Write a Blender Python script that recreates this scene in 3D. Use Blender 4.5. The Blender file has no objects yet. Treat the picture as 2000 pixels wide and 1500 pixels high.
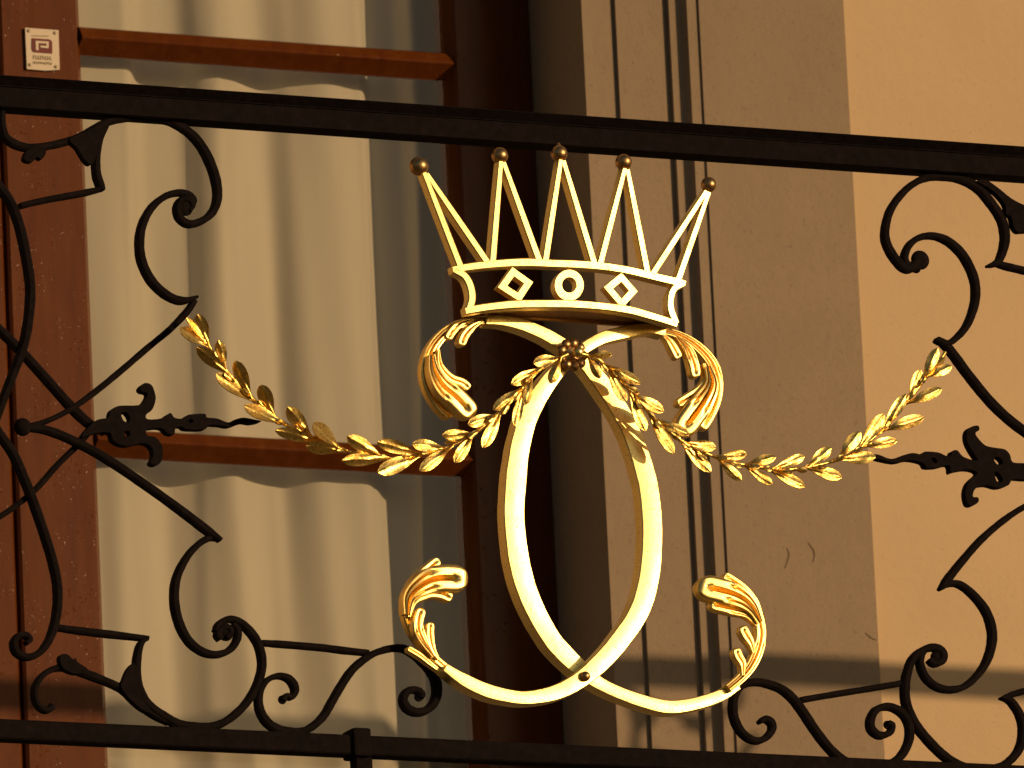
import bpy, bmesh, math, random
from mathutils import Vector, Matrix
from mathutils.geometry import tessellate_polygon
random.seed(7)
sc = bpy.context.scene
col = sc.collection
PI = math.pi

# ------------------------------------------------------------------ camera
PSI, PHI, RHO = math.radians(25), math.radians(13.3), 0.0475
FPX, DIST = 22900.0, 15.27
Fv = Vector((math.sin(PSI)*math.cos(PHI), math.cos(PSI)*math.cos(PHI), math.sin(PHI)))
R0 = Vector((math.cos(PSI), -math.sin(PSI), 0)); U0 = R0.cross(Fv)
Rv = R0*math.cos(RHO) - U0*math.sin(RHO); Uv = U0*math.cos(RHO) + R0*math.sin(RHO)
CAM = Vector((0, 0, 5.1)) - DIST*Fv
cd = bpy.data.cameras.new('camera'); cam = bpy.data.objects.new('camera', cd); col.objects.link(cam)
M = Matrix((Rv, Uv, -Fv)).transposed().to_4x4(); M.translation = CAM
cam.matrix_world = M
cd.sensor_fit = 'HORIZONTAL'; cd.sensor_width = 36; cd.lens = FPX/2000*36
cd.clip_start = 0.5; cd.clip_end = 3000
cd.dof.use_dof = True; cd.dof.focus_distance = DIST; cd.dof.aperture_fstop = 22
sc.camera = cam

# ------------------------------------------------------------------ light
ALPHA, BETA = math.radians(36.0), math.radians(8.95)      # sun to the right of the wall's normal, and its height
SUN = Vector((math.sin(ALPHA)*math.cos(BETA), -math.cos(ALPHA)*math.cos(BETA), math.sin(BETA)))
w = bpy.data.worlds.new('World'); sc.world = w; w.use_nodes = True
nt = w.node_tree; bg = nt.nodes['Background']
sky = nt.nodes.new('ShaderNodeTexSky'); sky.sky_type = 'NISHITA'; sky.sun_disc = False
sky.sun_elevation = BETA; sky.sun_rotation = math.atan2(SUN.x, SUN.y)
sky.air_density = 1.0; sky.dust_density = 1.2
nt.links.new(sky.outputs[0], bg.inputs[0]); bg.inputs[1].default_value = 0.066
sl = bpy.data.lights.new('sun', 'SUN'); sun = bpy.data.objects.new('sun', sl); col.objects.link(sun)
sl.energy = 3.7; sl.angle = math.radians(0.53); sl.color = (1.0, 0.66, 0.36)
sun.rotation_euler = (-SUN).to_track_quat('-Z', 'Y').to_euler(); sun.location = SUN*30 + Vector((0, 0, 5))
sc.view_settings.view_transform = 'Standard'; sc.view_settings.look = 'None'
sc.view_settings.exposure = -0.5; sc.view_settings.gamma = 1.0

# ------------------------------------------------------------------ helpers
def P(x, y, Y=0.0):
    r = Fv*FPX + Rv*(x-1000) + Uv*(750-y)
    return CAM + r*((Y-CAM.y)/r.y)
S = 1.0/(P(1001, 750)-P(1000, 750)).length      # pixels per metre on the railing plane, along it

def tag(o, label=None, cat=None, group=None, kind=None):
    for k, v in (('label', label), ('category', cat), ('group', group), ('kind', kind)):
        if v: o[k] = v
    return o
def empty(name, loc):
    o = bpy.data.objects.new(name, None); o.location = loc; o.empty_display_size = .05; col.objects.link(o); return o
def obj(name, verts, faces, mat, parent=None, smooth=False, angle=40):
    me = bpy.data.meshes.new(name)
    off = world_off(parent)
    me.from_pydata([tuple(Vector(v)-off) for v in verts], [], faces)
    bm = bmesh.new(); bm.from_mesh(me); bmesh.ops.recalc_face_normals(bm, faces=bm.faces)
    if smooth:
        a = math.radians(angle)
        for fc in bm.faces: fc.smooth = True
        for e in bm.edges:
            if len(e.link_faces) == 2 and e.calc_face_angle(0) > a: e.smooth = False
    bm.to_mesh(me); bm.free()
    me.materials.append(mat)
    o = bpy.data.objects.new(name, me); col.objects.link(o)
    if parent: o.parent = parent
    return o
def world_off(p):
    v = Vector((0, 0, 0))
    while p: v = v + p.location; p = p.parent
    return v
def boxv(a, b, c=0.0):
    """box with chamfered vertical/horizontal edges via bmesh"""
    bm = bmesh.new(); bmesh.ops.create_cube(bm, size=1)
    for v in bm.verts:
        v.co = Vector([a[i] + (v.co[i]+.5)*(b[i]-a[i]) for i in range(3)])
    if c: bmesh.ops.bevel(bm, geom=bm.edges[:], offset=c, segments=2, affect='EDGES', profile=.6)
    vs = [v.co.copy() for v in bm.verts]; bm.verts.index_update()
    fs = [[v.index for v in f.verts] for f in bm.faces]; bm.free()
    return vs, fs
def box(name, a, b, mat, parent=None, c=0.0):
    vs, fs = boxv(a, b, c); return obj(name, vs, fs, mat, parent)
def prism_z(name, prof, z0, z1, mat, parent, smooth=False):
    """extrude a plan outline [(x,y)] upwards"""
    n = len(prof); vs = [(x, y, z0) for x, y in prof] + [(x, y, z1) for x, y in prof]
    fs = [[i, (i+1) % n, n+(i+1) % n, n+i] for i in range(n)]
    tri = tessellate_polygon([[Vector((x, y, 0)) for x, y in prof]])
    fs += [list(t) for t in tri] + [[n+i for i in t][::-1] for t in tri]
    return obj(name, vs, fs, mat, parent, smooth, 30)
def prism_x(name, prof, x0, x1, mat, parent, smooth=False):
    """extrude a section [(y,z)] along x"""
    n = len(prof); vs = [(x0, y, z) for y, z in prof] + [(x1, y, z) for y, z in prof]
    fs = [[i, (i+1) % n, n+(i+1) % n, n+i] for i in range(n)] + [list(range(n))[::-1], [n+i for i in range(n)]]
    return obj(name, vs, fs, mat, parent, smooth, 30)
def catmull(pts, n=6):
    if len(pts) < 3: 
        return [tuple(pts[0][k]+(pts[1][k]-pts[0][k])*i/n for k in range(len(pts[0]))) for i in range(n+1)]
    q = [tuple(2*pts[0][k]-pts[1][k] for k in range(len(pts[0])))] + list(pts) + [tuple(2*pts[-1][k]-pts[-2][k] for k in range(len(pts[0])))]
    out = []
    for i in range(1, len(q)-2):
        p0, p1, p2, p3 = q[i-1:i+3]
        m = 1 if i == len(q)-3 else 0
        for j in range(n+m):
            t = j/n
            out.append(tuple(.5*(2*p1[k] + (p2[k]-p0[k])*t + (2*p0[k]-5*p1[k]+4*p2[k]-p3[k])*t*t + (3*p1[k]-p0[k]-3*p2[k]+p3[k])*t**3) for k in range(len(p1))))
    return out
def sweep(name, pts, mat, parent, d=.014, y=0.0, n=6, ch=.28, ysurf=None, smooth=True, sharp=False, wob=0.0):
    """flat bar following traced points (x, y, width) in pixels, lying in the plane Y = y; section is a chamfered rectangle"""
    pts = [tuple(p) for p in pts]
    path = catmull(pts, n) if not sharp else pts
    c2 = [(p[0], p[1]) for p in path]; N = len(path)
    vs = []; fs = []
    sec = None
    for i, p in enumerate(path):
        a = c2[max(i-1, 0)]; b = c2[min(i+1, N-1)]
        tx, ty = b[0]-a[0], b[1]-a[1]; L = math.hypot(tx, ty) or 1
        nx, ny = -ty/L, tx/L
        hw = p[2]/2
        if wob: hw *= 1 + wob*math.sin(i*1.7+pts[0][0])*math.sin(i*.63+pts[0][1])
        hd = d/2; c = min(ch*2*hw, ch*d*S*.9); cm = c/S*.9
        for u, v in ((-hw, hd-cm), (-hw, -hd+cm), (-hw+c, -hd), (hw-c, -hd), (hw, -hd+cm), (hw, hd-cm), (hw-c, hd), (-hw+c, hd)):
            px, py = p[0]+nx*u, p[1]+ny*u
            q = P(px, py, 0.0)
            yy = y if ysurf is None else ysurf(q.x)
            if yy: q = P(px, py, yy)
            q = Vector((q.x, yy+v, q.z)); vs.append(q)
    for i in range(N-1):
        for k in range(8):
            fs.append([i*8+k, i*8+(k+1) % 8, (i+1)*8+(k+1) % 8, (i+1)*8+k])
    fs += [[k for k in range(8)], [(N-1)*8+k for k in range(8)][::-1]]
    return obj(name, vs, fs, mat, parent, smooth, 32)
def plate(name, outline, holes, mat, parent, y=0.0, d=.012, bev=2.0, sm=3):
    """forged plate from a traced outline (pixels), chamfered towards the viewer"""
    def smooth_loop(l, k):
        if not k: return list(l)
        n = len(l); out = []
        for i in range(n):
            p0, p1, p2, p3 = l[i-1], l[i], l[(i+1) % n], l[(i+2) % n]
            for j in range(k):
                t = j/k
                out.append(tuple(.5*(2*p1[m]+(p2[m]-p0[m])*t+(2*p0[m]-5*p1[m]+4*p2[m]-p3[m])*t*t+(3*p1[m]-p0[m]-3*p2[m]+p3[m])*t**3) for m in (0, 1)))
        return out
    loops = [smooth_loop(outline, sm)] + [smooth_loop([(sum(p[0] for p in h)/len(h)+(q[0]-sum(p[0] for p in h)/len(h))*1.3, sum(p[1] for p in h)/len(h)+(q[1]-sum(p[1] for p in h)/len(h))*1.3) for q in h], 2) for h in holes]
    allp = [p for l in loops for p in l]
    tri = tessellate_polygon([[Vector((p[0], p[1], 0)) for p in l] for l in loops])
    n = len(allp); h = d/2
    vs = [P(p[0], p[1], y-h) for p in allp]
    vs += [v + Vector((0, d, 0)) for v in vs]
    fs = [list(t) for t in tri] + [[n+i for i in t][::-1] for t in tri]
    o = 0
    for l in loops:
        m = len(l)
        fs += [[o+i, o+(i+1) % m, n+o+(i+1) % m, n+o+i] for i in range(m)]; o += m
    return obj(name, vs, fs, mat, parent)
def ball(name, c, r, mat, parent, seg=24, nub=None, sq=1.0):
    bm = bmesh.new(); bmesh.ops.create_uvsphere(bm, u_segments=seg, v_segments=seg//2, radius=r)
    vs = [Vector((v.co.x, v.co.y*sq, v.co.z))+c for v in bm.verts]; bm.verts.index_update(); fs = [[v.index for v in f.verts] for f in bm.faces]; bm.free()
    if nub:
        b = len(vs); k = 8
        for (z, rr) in nub:
            for i in range(k): vs.append(c+Vector((rr*math.cos(i*2*PI/k), rr*math.sin(i*2*PI/k), z)))
        for j in range(len(nub)-1):
            for i in range(k): fs.append([b+j*k+i, b+j*k+(i+1) % k, b+(j+1)*k+(i+1) % k, b+(j+1)*k+i])
        fs.append([b+(len(nub)-1)*k+i for i in range(k)])
    return obj(name, vs, fs, mat, parent, True, 60)

# ------------------------------------------------------------------ materials
def mat(name, base, rough=.7, spec=.3, metal=0.0):
    m = bpy.data.materials.new(name); m.use_nodes = True
    b = m.node_tree.nodes['Principled BSDF']
    b.inputs['Base Color'].default_value = (*base, 1); b.inputs['Roughness'].default_value = rough
    b.inputs['Specular IOR Level'].default_value = spec; b.inputs['Metallic'].default_value = metal
    return m, m.node_tree, b
def noise(t, scale, detail=4, rough=.6, coord='Object', stretch=None, dist=0.0):
    tc = t.nodes.new('ShaderNodeTexCoord'); n = t.nodes.new('ShaderNodeTexNoise')
    n.inputs['Scale'].default_value = scale; n.inputs['Detail'].default_value = detail; n.inputs['Roughness'].default_value = rough
    n.inputs['Distortion'].default_value = dist
    src = tc.outputs[coord]
    if stretch:
        mp = t.nodes.new('ShaderNodeMapping'); mp.inputs['Scale'].default_value = stretch
        t.links.new(src, mp.inputs[0]); src = mp.outputs[0]
    t.links.new(src, n.inputs['Vector']); return n.outputs['Fac']
def ramp(t, fac, stops):
    r = t.nodes.new('ShaderNodeValToRGB'); t.links.new(fac, r.inputs[0])
    e = r.color_ramp.elements
    while len(e) < len(stops): e.new(.5)
    for i, (p, c) in enumerate(stops): e[i].position = p; e[i].color = (*c, 1) if len(c) == 3 else c
    return r.outputs[0]
def g(v): return (v, v, v)
def bump(t, b, h, strength, dist, prev=None):
    n = t.nodes.new('ShaderNodeBump'); n.inputs['Strength'].default_value = strength; n.inputs['Distance'].default_value = dist
    t.links.new(h, n.inputs['Height'])
    if prev: t.links.new(prev, n.inputs['Normal'])
    t.links.new(n.outputs[0], b.inputs['Normal']); return n.outputs[0]
def mixc(t, fac, a, b):
    m = t.nodes.new('ShaderNodeMix'); m.data_type = 'RGBA'; m.blend_type = 'MULTIPLY'
    m.inputs[0].default_value = 1.0
    t.links.new(a, m.inputs[6]); t.links.new(b, m.inputs[7]); return m.outputs[2]

# gilding: bright leaf with a few worn spots
GOLD, t, b = mat('gilding', (1, .74, .24), .5, .5, 1.0)
spots = ramp(t, noise(t, 420, 3, .6), [(.0, (.16, .09, .02)), (.34, (.40, .25, .06)), (.385, (1.0, .80, .30)), (.60, (1.0, .82, .33)), (1, (1.0, .78, .27))])
t.links.new(spots, b.inputs['Base Color'])
t.links.new(ramp(t, noise(t, 35, 4, .65), [(.3, g(.30)), (.7, g(.43))]), b.inputs['Roughness'])
p = bump(t, b, noise(t, 40, 2, .5), .06, .004); bump(t, b, noise(t, 500, 2, .5), .10, .0008, p)
# hammered sheet for leaves and acanthus
GLEAF, t, b = mat('gilded_leaf_sheet', (1, .66, .19), .36, .5, 1.0)
t.links.new(ramp(t, noise(t, 260, 3, .6), [(.0, (.30, .16, .03)), (.36, (.60, .35, .07)), (.47, (1.0, .70, .19)), (1, (1.0, .74, .24))]), b.inputs['Base Color'])
p = bump(t, b, noise(t, 130, 2, .5), .17, .003); bump(t, b, noise(t, 420, 2, .5), .28, .0009, p)
BRONZE, t, b = mat('aged_gilt_ball', (.50, .31, .13), .38, .5, 1.0)
bump(t, b, noise(t, 300, 2, .5), .2, .001)
IRON, t, b = mat('black_painted_iron', (.012, .009, .0085), .85, .05)
t.links.new(ramp(t, noise(t, 90, 4, .65), [(.3, (.007, .005, .005)), (.62, (.0125, .009, .0088)), (.8, (.022, .013, .010))]), b.inputs['Base Color'])
bump(t, b, noise(t, 220, 3, .6), .35, .0012)
def plaster(name, c, var=.10, grain=1.0, blot=1.6, cracks=0):
    m, t, b = mat(name, c, .9, .12)
    lo = tuple(x*(1-var) for x in c); hi = tuple(min(x*(1+var*.7), 1) for x in c)
    a = ramp(t, noise(t, blot, 5, .6, dist=.4), [(.3, lo), (.7, hi)])
    s = ramp(t, noise(t, 160, 2, .6), [(.28, g(.80)), (.36, g(1)), (1, g(1))])
    x = mixc(t, 1, a, s)
    if cracks:
        k = ramp(t, noise(t, 9, 6, .7, stretch=(3.0, 1, 1), dist=2.5), [(.492, g(1)), (.5, g(.74)), (.508, g(1))])
        x = mixc(t, 1, x, k)
    t.links.new(x, b.inputs['Base Color'])
    p = bump(t, b, noise(t, 45, 5, .6), .18*grain, .006); bump(t, b, noise(t, 420, 3, .6), .3*grain, .0012, p)
    return m
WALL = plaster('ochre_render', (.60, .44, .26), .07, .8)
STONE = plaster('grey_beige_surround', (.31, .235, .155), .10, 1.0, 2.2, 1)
SLAB = plaster('balcony_stone', (.30, .26, .20), .15)
GROUND = plaster('street_stone', (.10, .095, .085), .25, 1.0, .8)
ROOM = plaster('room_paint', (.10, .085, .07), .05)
WOOD, t, b = mat('brown_gloss_paint', (.125, .036, .011), .20, .11)
t.links.new(ramp(t, noise(t, 14, 5, .65, stretch=(3, 3, .5)), [(.25, (.086, .021, .005)), (.55, (.118, .032, .005)), (.8, (.145, .046, .012))]), b.inputs['Base Color'])
p = bump(t, b, noise(t, 9, 2, .4, stretch=(2, 2, .35)), .12, .004)
sp_ = mixc(t, 1, ramp(t, noise(t, 170, 2, .5), [(.60, g(0)), (.72, g(1))]), ramp(t, noise(t, 16, 3, .6), [(.50, g(0)), (.66, g(1))]))
p = bump(t, b, sp_, .75, .0016, p)
GLASS = bpy.data.materials.new('window_glass'); GLASS.use_nodes = True
t = GLASS.node_tree; t.nodes.remove(t.nodes['Principled BSDF'])
tr = t.nodes.new('ShaderNodeBsdfTransparent'); tr.inputs[0].default_value = (.93, .92, .86, 1)
gl = t.nodes.new('ShaderNodeBsdfGlossy'); gl.inputs['Roughness'].default_value = .02
fr = t.nodes.new('ShaderNodeFresnel'); fr.inputs[0].default_value = 1.52
mx = t.nodes.new('ShaderNodeMixShader')
t.links.new(fr.outputs[0], mx.inputs[0]); t.links.new(tr.outputs[0], mx.inputs[1]); t.links.new(gl.outputs[0], mx.inputs[2])
t.links.new(mx.outputs[0], t.nodes['Material Output'].inputs[0])
n = t.nodes.new('ShaderNodeBump'); n.inputs['Strength'].default_value = .05; n.inputs['Distance'].default_value = .01
t.links.new(noise(t, 3.0, 2, .4), n.inputs['Height']); t.links.new(n.outputs[0], gl.inputs['Normal'])
CLOTH = bpy.data.materials.new('white_curtain_cloth'); CLOTH.use_nodes = True
t = CLOTH.node_tree; b = t.nodes['Principled BSDF']
b.inputs['Roughness'].default_value = .95; b.inputs['Specular IOR Level'].default_value = .05
t.links.new(ramp(t, noise(t, 2.5, 4, .6, stretch=(3, 1, .5)), [(.3, (.60, .56, .47)), (.7, (.70, .65, .55))]), b.inputs['Base Color'])
trl = t.nodes.new('ShaderNodeBsdfTranslucent'); trl.inputs[0].default_value = (.6, .56, .48, 1)
mx = t.nodes.new('ShaderNodeMixShader'); mx.inputs[0].default_value = .18
t.links.new(b.outputs[0], mx.inputs[1]); t.links.new(trl.outputs[0], mx.inputs[2]); t.links.new(mx.outputs[0], t.nodes['Material Output'].inputs[0])
bump(t, b, noise(t, 900, 2, .6), .15, .0006)
PLATE = mat('plaque_enamel', (.66, .56, .42), .55, .2)[0]
PRED = mat('plaque_red_print', (.16, .035, .03), .6, .2)[0]
PGREY = mat('plaque_grey_print', (.30, .23, .13), .6, .2)[0]
SCREW = mat('screw_metal', (.25, .2, .13), .5, .3, .6)[0]

# ------------------------------------------------------------------ setting: street
o = obj('street', [(-400, -600, 0), (400, -600, 0), (400, 60, 0), (-400, 60, 0)], [[0, 1, 2, 3]], GROUND); tag(o, kind='structure')

# ------------------------------------------------------------------ building: wall, surround, window
D = 1.65                                     # railing plane to the face of the surround
YP = D; YI = D + .036; YW = D + .014
XJ = P(1172, 750, YI).x                      # right jamb edge
lo, hi = YI, YI + .5                         # depth at which the frame meets the jamb
for _ in range(50):
    m_ = (lo+hi)/2
    if P(1069, 750, m_).x < XJ: lo = m_
    else: hi = m_
YF = lo
XGAP = P(22, 750, YF).x                      # joint between the two casements
def mir(x): return 2*XGAP - x
ZR = P(1000, 256).z; ZB = P(1000, 1472.5).z  # top and bottom rail
ZFLOOR = ZB - .17
ZTOP = ZFLOOR + 2.75                         # head of the window
XS1 = P(1238, 750, YI-.006).x; XS2 = P(1342, 750, YI-.013).x; XS3a = P(1353, 750, YI-.014).x; XS3 = P(1378, 750, YI-.030).x
XS4 = P(1403, 750, YP).x; XE = P(1688, 750, YP).x
house = empty('house', (XGAP, YW, 0))
tag(house, 'ochre rendered house front with grey-beige window surround behind the balcony', 'building')
XL, XR, ZH = -9.0, 11.0, 11.0
# rendered wall as one mesh with the opening left free (butted blocks)
vs, fs = [], []
def addbox(a, b_):
    v, f = boxv(a, b_); o_ = len(vs); vs.extend(v); fs.extend([[i+o_ for i in q] for q in f])
YB = YW + .42
addbox((XE-.02, YW, 0), (XR, YB, ZH)); addbox((XL, YW, 0), (mir(XE)+.02, YB, ZH))
addbox((mir(XE)+.02, YW, ZTOP+.25), (XE-.02, YB, ZH)); addbox((mir(XE)+.02, YW, 0), (XE-.02, YB, ZFLOOR-.02))
obj('wall', vs, fs, WALL, house)
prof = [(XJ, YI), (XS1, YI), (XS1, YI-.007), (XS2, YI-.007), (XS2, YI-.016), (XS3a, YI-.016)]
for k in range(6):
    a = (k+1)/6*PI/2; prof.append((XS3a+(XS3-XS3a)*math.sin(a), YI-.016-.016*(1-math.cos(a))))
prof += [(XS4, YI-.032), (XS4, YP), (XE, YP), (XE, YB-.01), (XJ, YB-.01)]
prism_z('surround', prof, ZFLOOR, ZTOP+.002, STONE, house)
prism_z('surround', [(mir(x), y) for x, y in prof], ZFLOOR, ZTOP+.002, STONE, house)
wd = XE - XJ
lp = [(y, ZTOP+.003+(x-XJ)*.9) for x, y in prof]
prism_x('lintel', lp, mir(XE), XE, STONE, house)
box('balcony_slab', (XL+3, -.10, ZFLOOR-.22), (XR-3, YW-.003, ZFLOOR-.001), SLAB, house, .02)
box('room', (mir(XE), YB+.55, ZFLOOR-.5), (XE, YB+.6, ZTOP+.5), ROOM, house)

CRACK = mat('crack_dark_stone', (.185, .14, .092), .95, .05)[0]  # hairline cracks: thin strips in a darker tone of the surround stone
for cp in ([(1537, 1070, .8), (1541, 1082, 2.2), (1539, 1094, 2.6), (1533, 1110, .8)], [(1578, 1060, .8), (1588, 1073, 2.4), (1591, 1084, 2.0), (1588, 1098, .8)], [(1690, 1236, 1.5), (1702, 1246, 2.4), (1712, 1250, 1.4)]):
    sweep('hairline_crack', cp, CRACK, house, .0012, YP-.0004, 5, .2)
# window: frame, two casements
win = empty('window', Vector((XGAP, YF, ZFLOOR))-world_off(house)); win.parent = house
XST = P(191, 750, YF).x; XRG = P(908, 750, YF).x
def both(fn, *a):
    for s in (0, 1): fn(s, *a)
def mx_(s, x): return mir(x) if s else x
def stile(s):
    # meeting stile with a chamfered inner edge, then the outer stile against the jamb
    x0 = XGAP+.003; x1 = XST; c = .010
    pr_ = [(x0, YF+.05), (x0, YF+.004), (x0+.004, YF), (x1-c-.004, YF), (x1-c-.004, YF+.004), (x1-c, YF+.004), (x1, YF+.018), (x1, YF+.05)]
    prism_z('stile', [(mx_(s, x), y) for x, y in pr_], ZFLOOR+.02, ZTOP-.01, WOOD, win)
    x0 = XRG; x1 = XJ - .002
    pr_ = [(x0, YF+.05), (x0, YF+.018), (x0+.008, YF+.004), (x0+.012, YF), (x1, YF), (x1, YF+.05)]
    prism_z('stile', [(mx_(s, x), y) for x, y in pr_], ZFLOOR+.02, ZTOP-.01, WOOD, win)
both(stile)
YG = YF + .024
zb1 = P(500, 98, YF).z; zb2 = P(500, 876, YF).z; pitch = zb1-zb2
zbars = [zb1+pitch, zb1, zb2, zb2-pitch]
hb = .5*50/ (S*.9)                            # half height of a glazing bar
def bars(s):
    for zc in zbars:
        if zc > ZTOP-.1 or zc < ZFLOOR+.1: continue
        pr_ = [(YF+.027, zc-hb), (YF+.0255, zc-hb), (YF+.001, zc-hb*.16), (YF-.0015, zc-hb*.09), (YF-.003, zc), (YF-.0028, zc+hb*.10), (YF+.007, zc+hb*.85), (YF+.014, zc+hb), (YF+.022, zc+hb), (YF+.03, zc+hb*.6), (YF+.031, zc-hb*.6)]
        a, b_ = mx_(s, XST-.004), mx_(s, XRG+.006)
        prism_x('glazing_bar', pr_, min(a, b_), max(a, b_), WOOD, win)
    zz = sorted([z for z in zbars if ZFLOOR+.1 < z < ZTOP-.1])
    ed = [ZFLOOR+.03] + zz + [ZTOP-.02]
    for i in range(len(ed)-1):
        a, b_ = mx_(s, XST-.003), mx_(s, XRG+.003)
        z0 = ed[i] + (0 if i == 0 else .004); z1 = ed[i+1] - .004
        obj('pane', [(a, YG, z0), (b_, YG, z0), (b_, YG, z1), (a, YG, z1)], [[0, 1, 2, 3]], GLASS, win)
both(bars)

# curtains
YC = YF + .062
prof_c = [(120, .000), (165, .002), (215, -.002), (245, .006), (268, .040), (300, .052), (345, .046), (385, .022), (430, .006), (455, .010), (490, .030), (520, .034), (560, .020), (600, .008), (645, .004), (680, .008), (696, .018), (704, .060), (722, .074), (760, .078), (790, .052), (815, .066), (860, .080), (905, .060), (960, .080), (1010, .06)]
def curtain(s):
    pts = catmull([(x, y, 0) for x, y in prof_c], 7)
    xs = [(P(x, 150, YC+y).x, y) for x, y, _ in pts]
    zt, zb_ = ZTOP-.03, ZFLOOR+.04
    NZ = 26; vs = []; fs = []; N = len(xs)
    for j in range(NZ+1):
        t = j/NZ; z = zt + (zb_-zt)*t
        for i, (x, y) in enumerate(xs):
            k = .62 + .45*t
            wv = .004*math.sin(i*.16+t*5) + .003*math.sin(i*.41-t*9)
            dx = .012*math.sin(t*4+i*.05)*t + .004*math.sin(t*11+i*.2)
            vs.append((mx_(s, x+dx), YC + y*k + wv*(.3+t), z))
    for j in range(NZ):
        for i in range(N-1): fs.append([j*N+i, j*N+i+1, (j+1)*N+i+1, (j+1)*N+i])
    o = obj('curtain', vs, fs, CLOTH, None, True, 180)
    if s: tag(o, 'white curtain behind the panes left of the brown meeting stile', 'curtain')
    else: tag(o, 'white folded curtain hanging behind the panes right of the brown meeting stile', 'curtain')
both(curtain)

# small plaque on the stile
def PQ(x, y, Y): return P(x, y, Y)
plq = empty('plaque', P(82, 137, YF)); tag(plq, 'small cream plaque with dark red emblem screwed to the brown window stile', 'plaque')
def zq(p): return (30+p[0]*.0733, 40+p[1]*.0733)
def flat(name, pts, y, d, m, par=plq):
    q = [zq(p) for p in pts]; return plate(name, q, [], m, par, y, d, sm=0)
flat('plate', [(262, 192), (1150, 258), (1182, 1312), (800, 1335), (310, 1292)], YF-.004, .003, PLATE)
flat('emblem', [(440, 470), (900, 500), (960, 530), (985, 590), (985, 880), (520, 845), (470, 820), (440, 760)], YF-.0062, .001, PRED)
for q in ([(540, 540), (610, 545), (620, 790), (550, 790)], [(610, 545), (890, 560), (890, 615), (612, 602)], [(830, 616), (890, 616), (885, 740), (830, 735)], [(672, 665), (830, 680), (830, 735), (672, 720)]):
    flat('emblem_stroke', q, YF-.0072, .0008, PLATE)
flat('headline', [(440, 395), (890, 405), (890, 425), (440, 415)], YF-.006, .0006, PGREY)
random.seed(3)
for row, (yy, hh, nn, sp, mm) in enumerate(((925, 105, 8, 64, PGREY), (1085, 60, 11, 47, PGREY))):
    for k in range(nn):
        x0 = 475 + k*sp; y0 = yy + k*sp*.06; ww = sp*.34
        flat('print_mark', [(x0, y0), (x0+ww, y0+3), (x0+ww+4, y0+hh), (x0+4, y0+hh)], YF-.006, .0006, mm)
        e = random.choice((0, .5, .8)); flat('print_mark', [(x0+ww, y0+hh*e), (x0+sp*.8, y0+hh*e), (x0+sp*.8, y0+hh*e+22), (x0+ww, y0+hh*e+22)], YF-.006, .0006, mm)
for q in ((355, 275), (1050, 335), (385, 1180), (1080, 1235)):
    x, y = zq(q); c = P(x, y, YF-.006); ball('screw', c, .0026, SCREW, plq, 12, None, .4)

# ------------------------------------------------------------------ railing
rail = empty('balcony_railing', (0, 0, ZFLOOR)); tag(rail, 'black wrought iron balcony railing with scrollwork carrying the gilded emblem', 'railing')
X0, X1 = XL+3.2, XR-3.2
hr = 25.0/S*1.06
prism_x('handrail', [(-.0175, ZR+hr*.46), (-.031, ZR+hr*.92), (-.029, ZR+hr), (.029, ZR+hr), (.031, ZR+hr*.92), (.0175, ZR+hr*.46), (.017, ZR-hr*.95), (.015, ZR-hr), (-.015, ZR-hr), (-.017, ZR-hr*.95), (-.017, ZR+hr*.36), (-.0195, ZR+hr*.38), (-.0195, ZR+hr*.44)], X0, X1, IRON, rail)
hbz = 17.5/S
prism_x('bottom_rail', [(-.014, ZB+hbz-.002), (-.012, ZB+hbz), (.012, ZB+hbz), (.014, ZB+hbz-.002), (.014, ZB-hbz+.002), (.012, ZB-hbz), (-.012, ZB-hbz), (-.014, ZB-hbz+.002)], X0, X1, IRON, rail)
scrolls = []
def sw(name, pts, w=15, w2=None, y=0.0, d=.014, n=6, z=None, sharp=False):
    """z=(ox,oy,scale): the points are given in a zoomed cut-out"""
    q = []
    for i, p in enumerate(pts):
        x, y_ = p[0], p[1]
        if z: x, y_ = z[0]+x*z[2], z[1]+y_*z[2]
        ww = p[2] if len(p) > 2 else (w if w2 is None else w+(w2-w)*i/(len(pts)-1))
        q.append((x, y_, ww))
    o = sweep(name, q, IRON, rail, d, y, n, wob=.05, sharp=sharp); scrolls.append(o); return o
def pl(name, pts, holes=(), z=None, y=0.0, d=.012):
    f_ = lambda l: [(z[0]+p[0]*z[2], z[1]+p[1]*z[2]) if z else p for p in l]
    o = plate(name, f_(pts), [f_(h) for h in holes], IRON, rail, y, d); scrolls.append(o); return o
def eye(x, y, r, yy=0.0):
    o = ball('scroll_eye', P(x, y, yy), r/S, IRON, rail, 20, None, .55); scrolls.append(o)
# left side, upper
sw('scroll', [(2, 206, 10), (3, 245, 12), (14, 273, 14), (52, 289, 15), (100, 284, 14), (150, 270, 15), (192, 247, 16), (225, 234, 15), (262, 229, 15), (300, 230, 15), (340, 241, 15), (376, 266, 16), (401, 300, 17), (419, 345, 17), (424, 385, 16), (414, 415, 15), (393, 432, 14), (368, 438, 14), (350, 426, 14), (345, 407, 14), (352, 392, 13), (366, 391, 12), (374, 402, 11), (368, 413, 9)])
sw('scroll', [(372, 404, 12), (376, 392, 13), (366, 381, 13), (347, 377, 12), (322, 384, 13), (297, 404, 14), (279, 435, 15), (272, 470, 16), (276, 510, 16), (295, 549, 16), (325, 577, 15), (355, 588, 14), (384, 581, 5)], y=.002)
eye(361, 406, 15)
sw('tie_bar', [(379, 588, 10), (362, 612, 13), (330, 645, 12), (290, 678, 12), (240, 721, 12), (190, 762, 12), (140, 798, 11), (90, 823, 10), (48, 835, 10)], y=.004)
sw('scroll_spur', [(206, 246, 10), (193, 275, 12), (187, 310, 14), (188, 340, 15), (194, 360, 15), (198, 372, 12)], y=.002)
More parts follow.
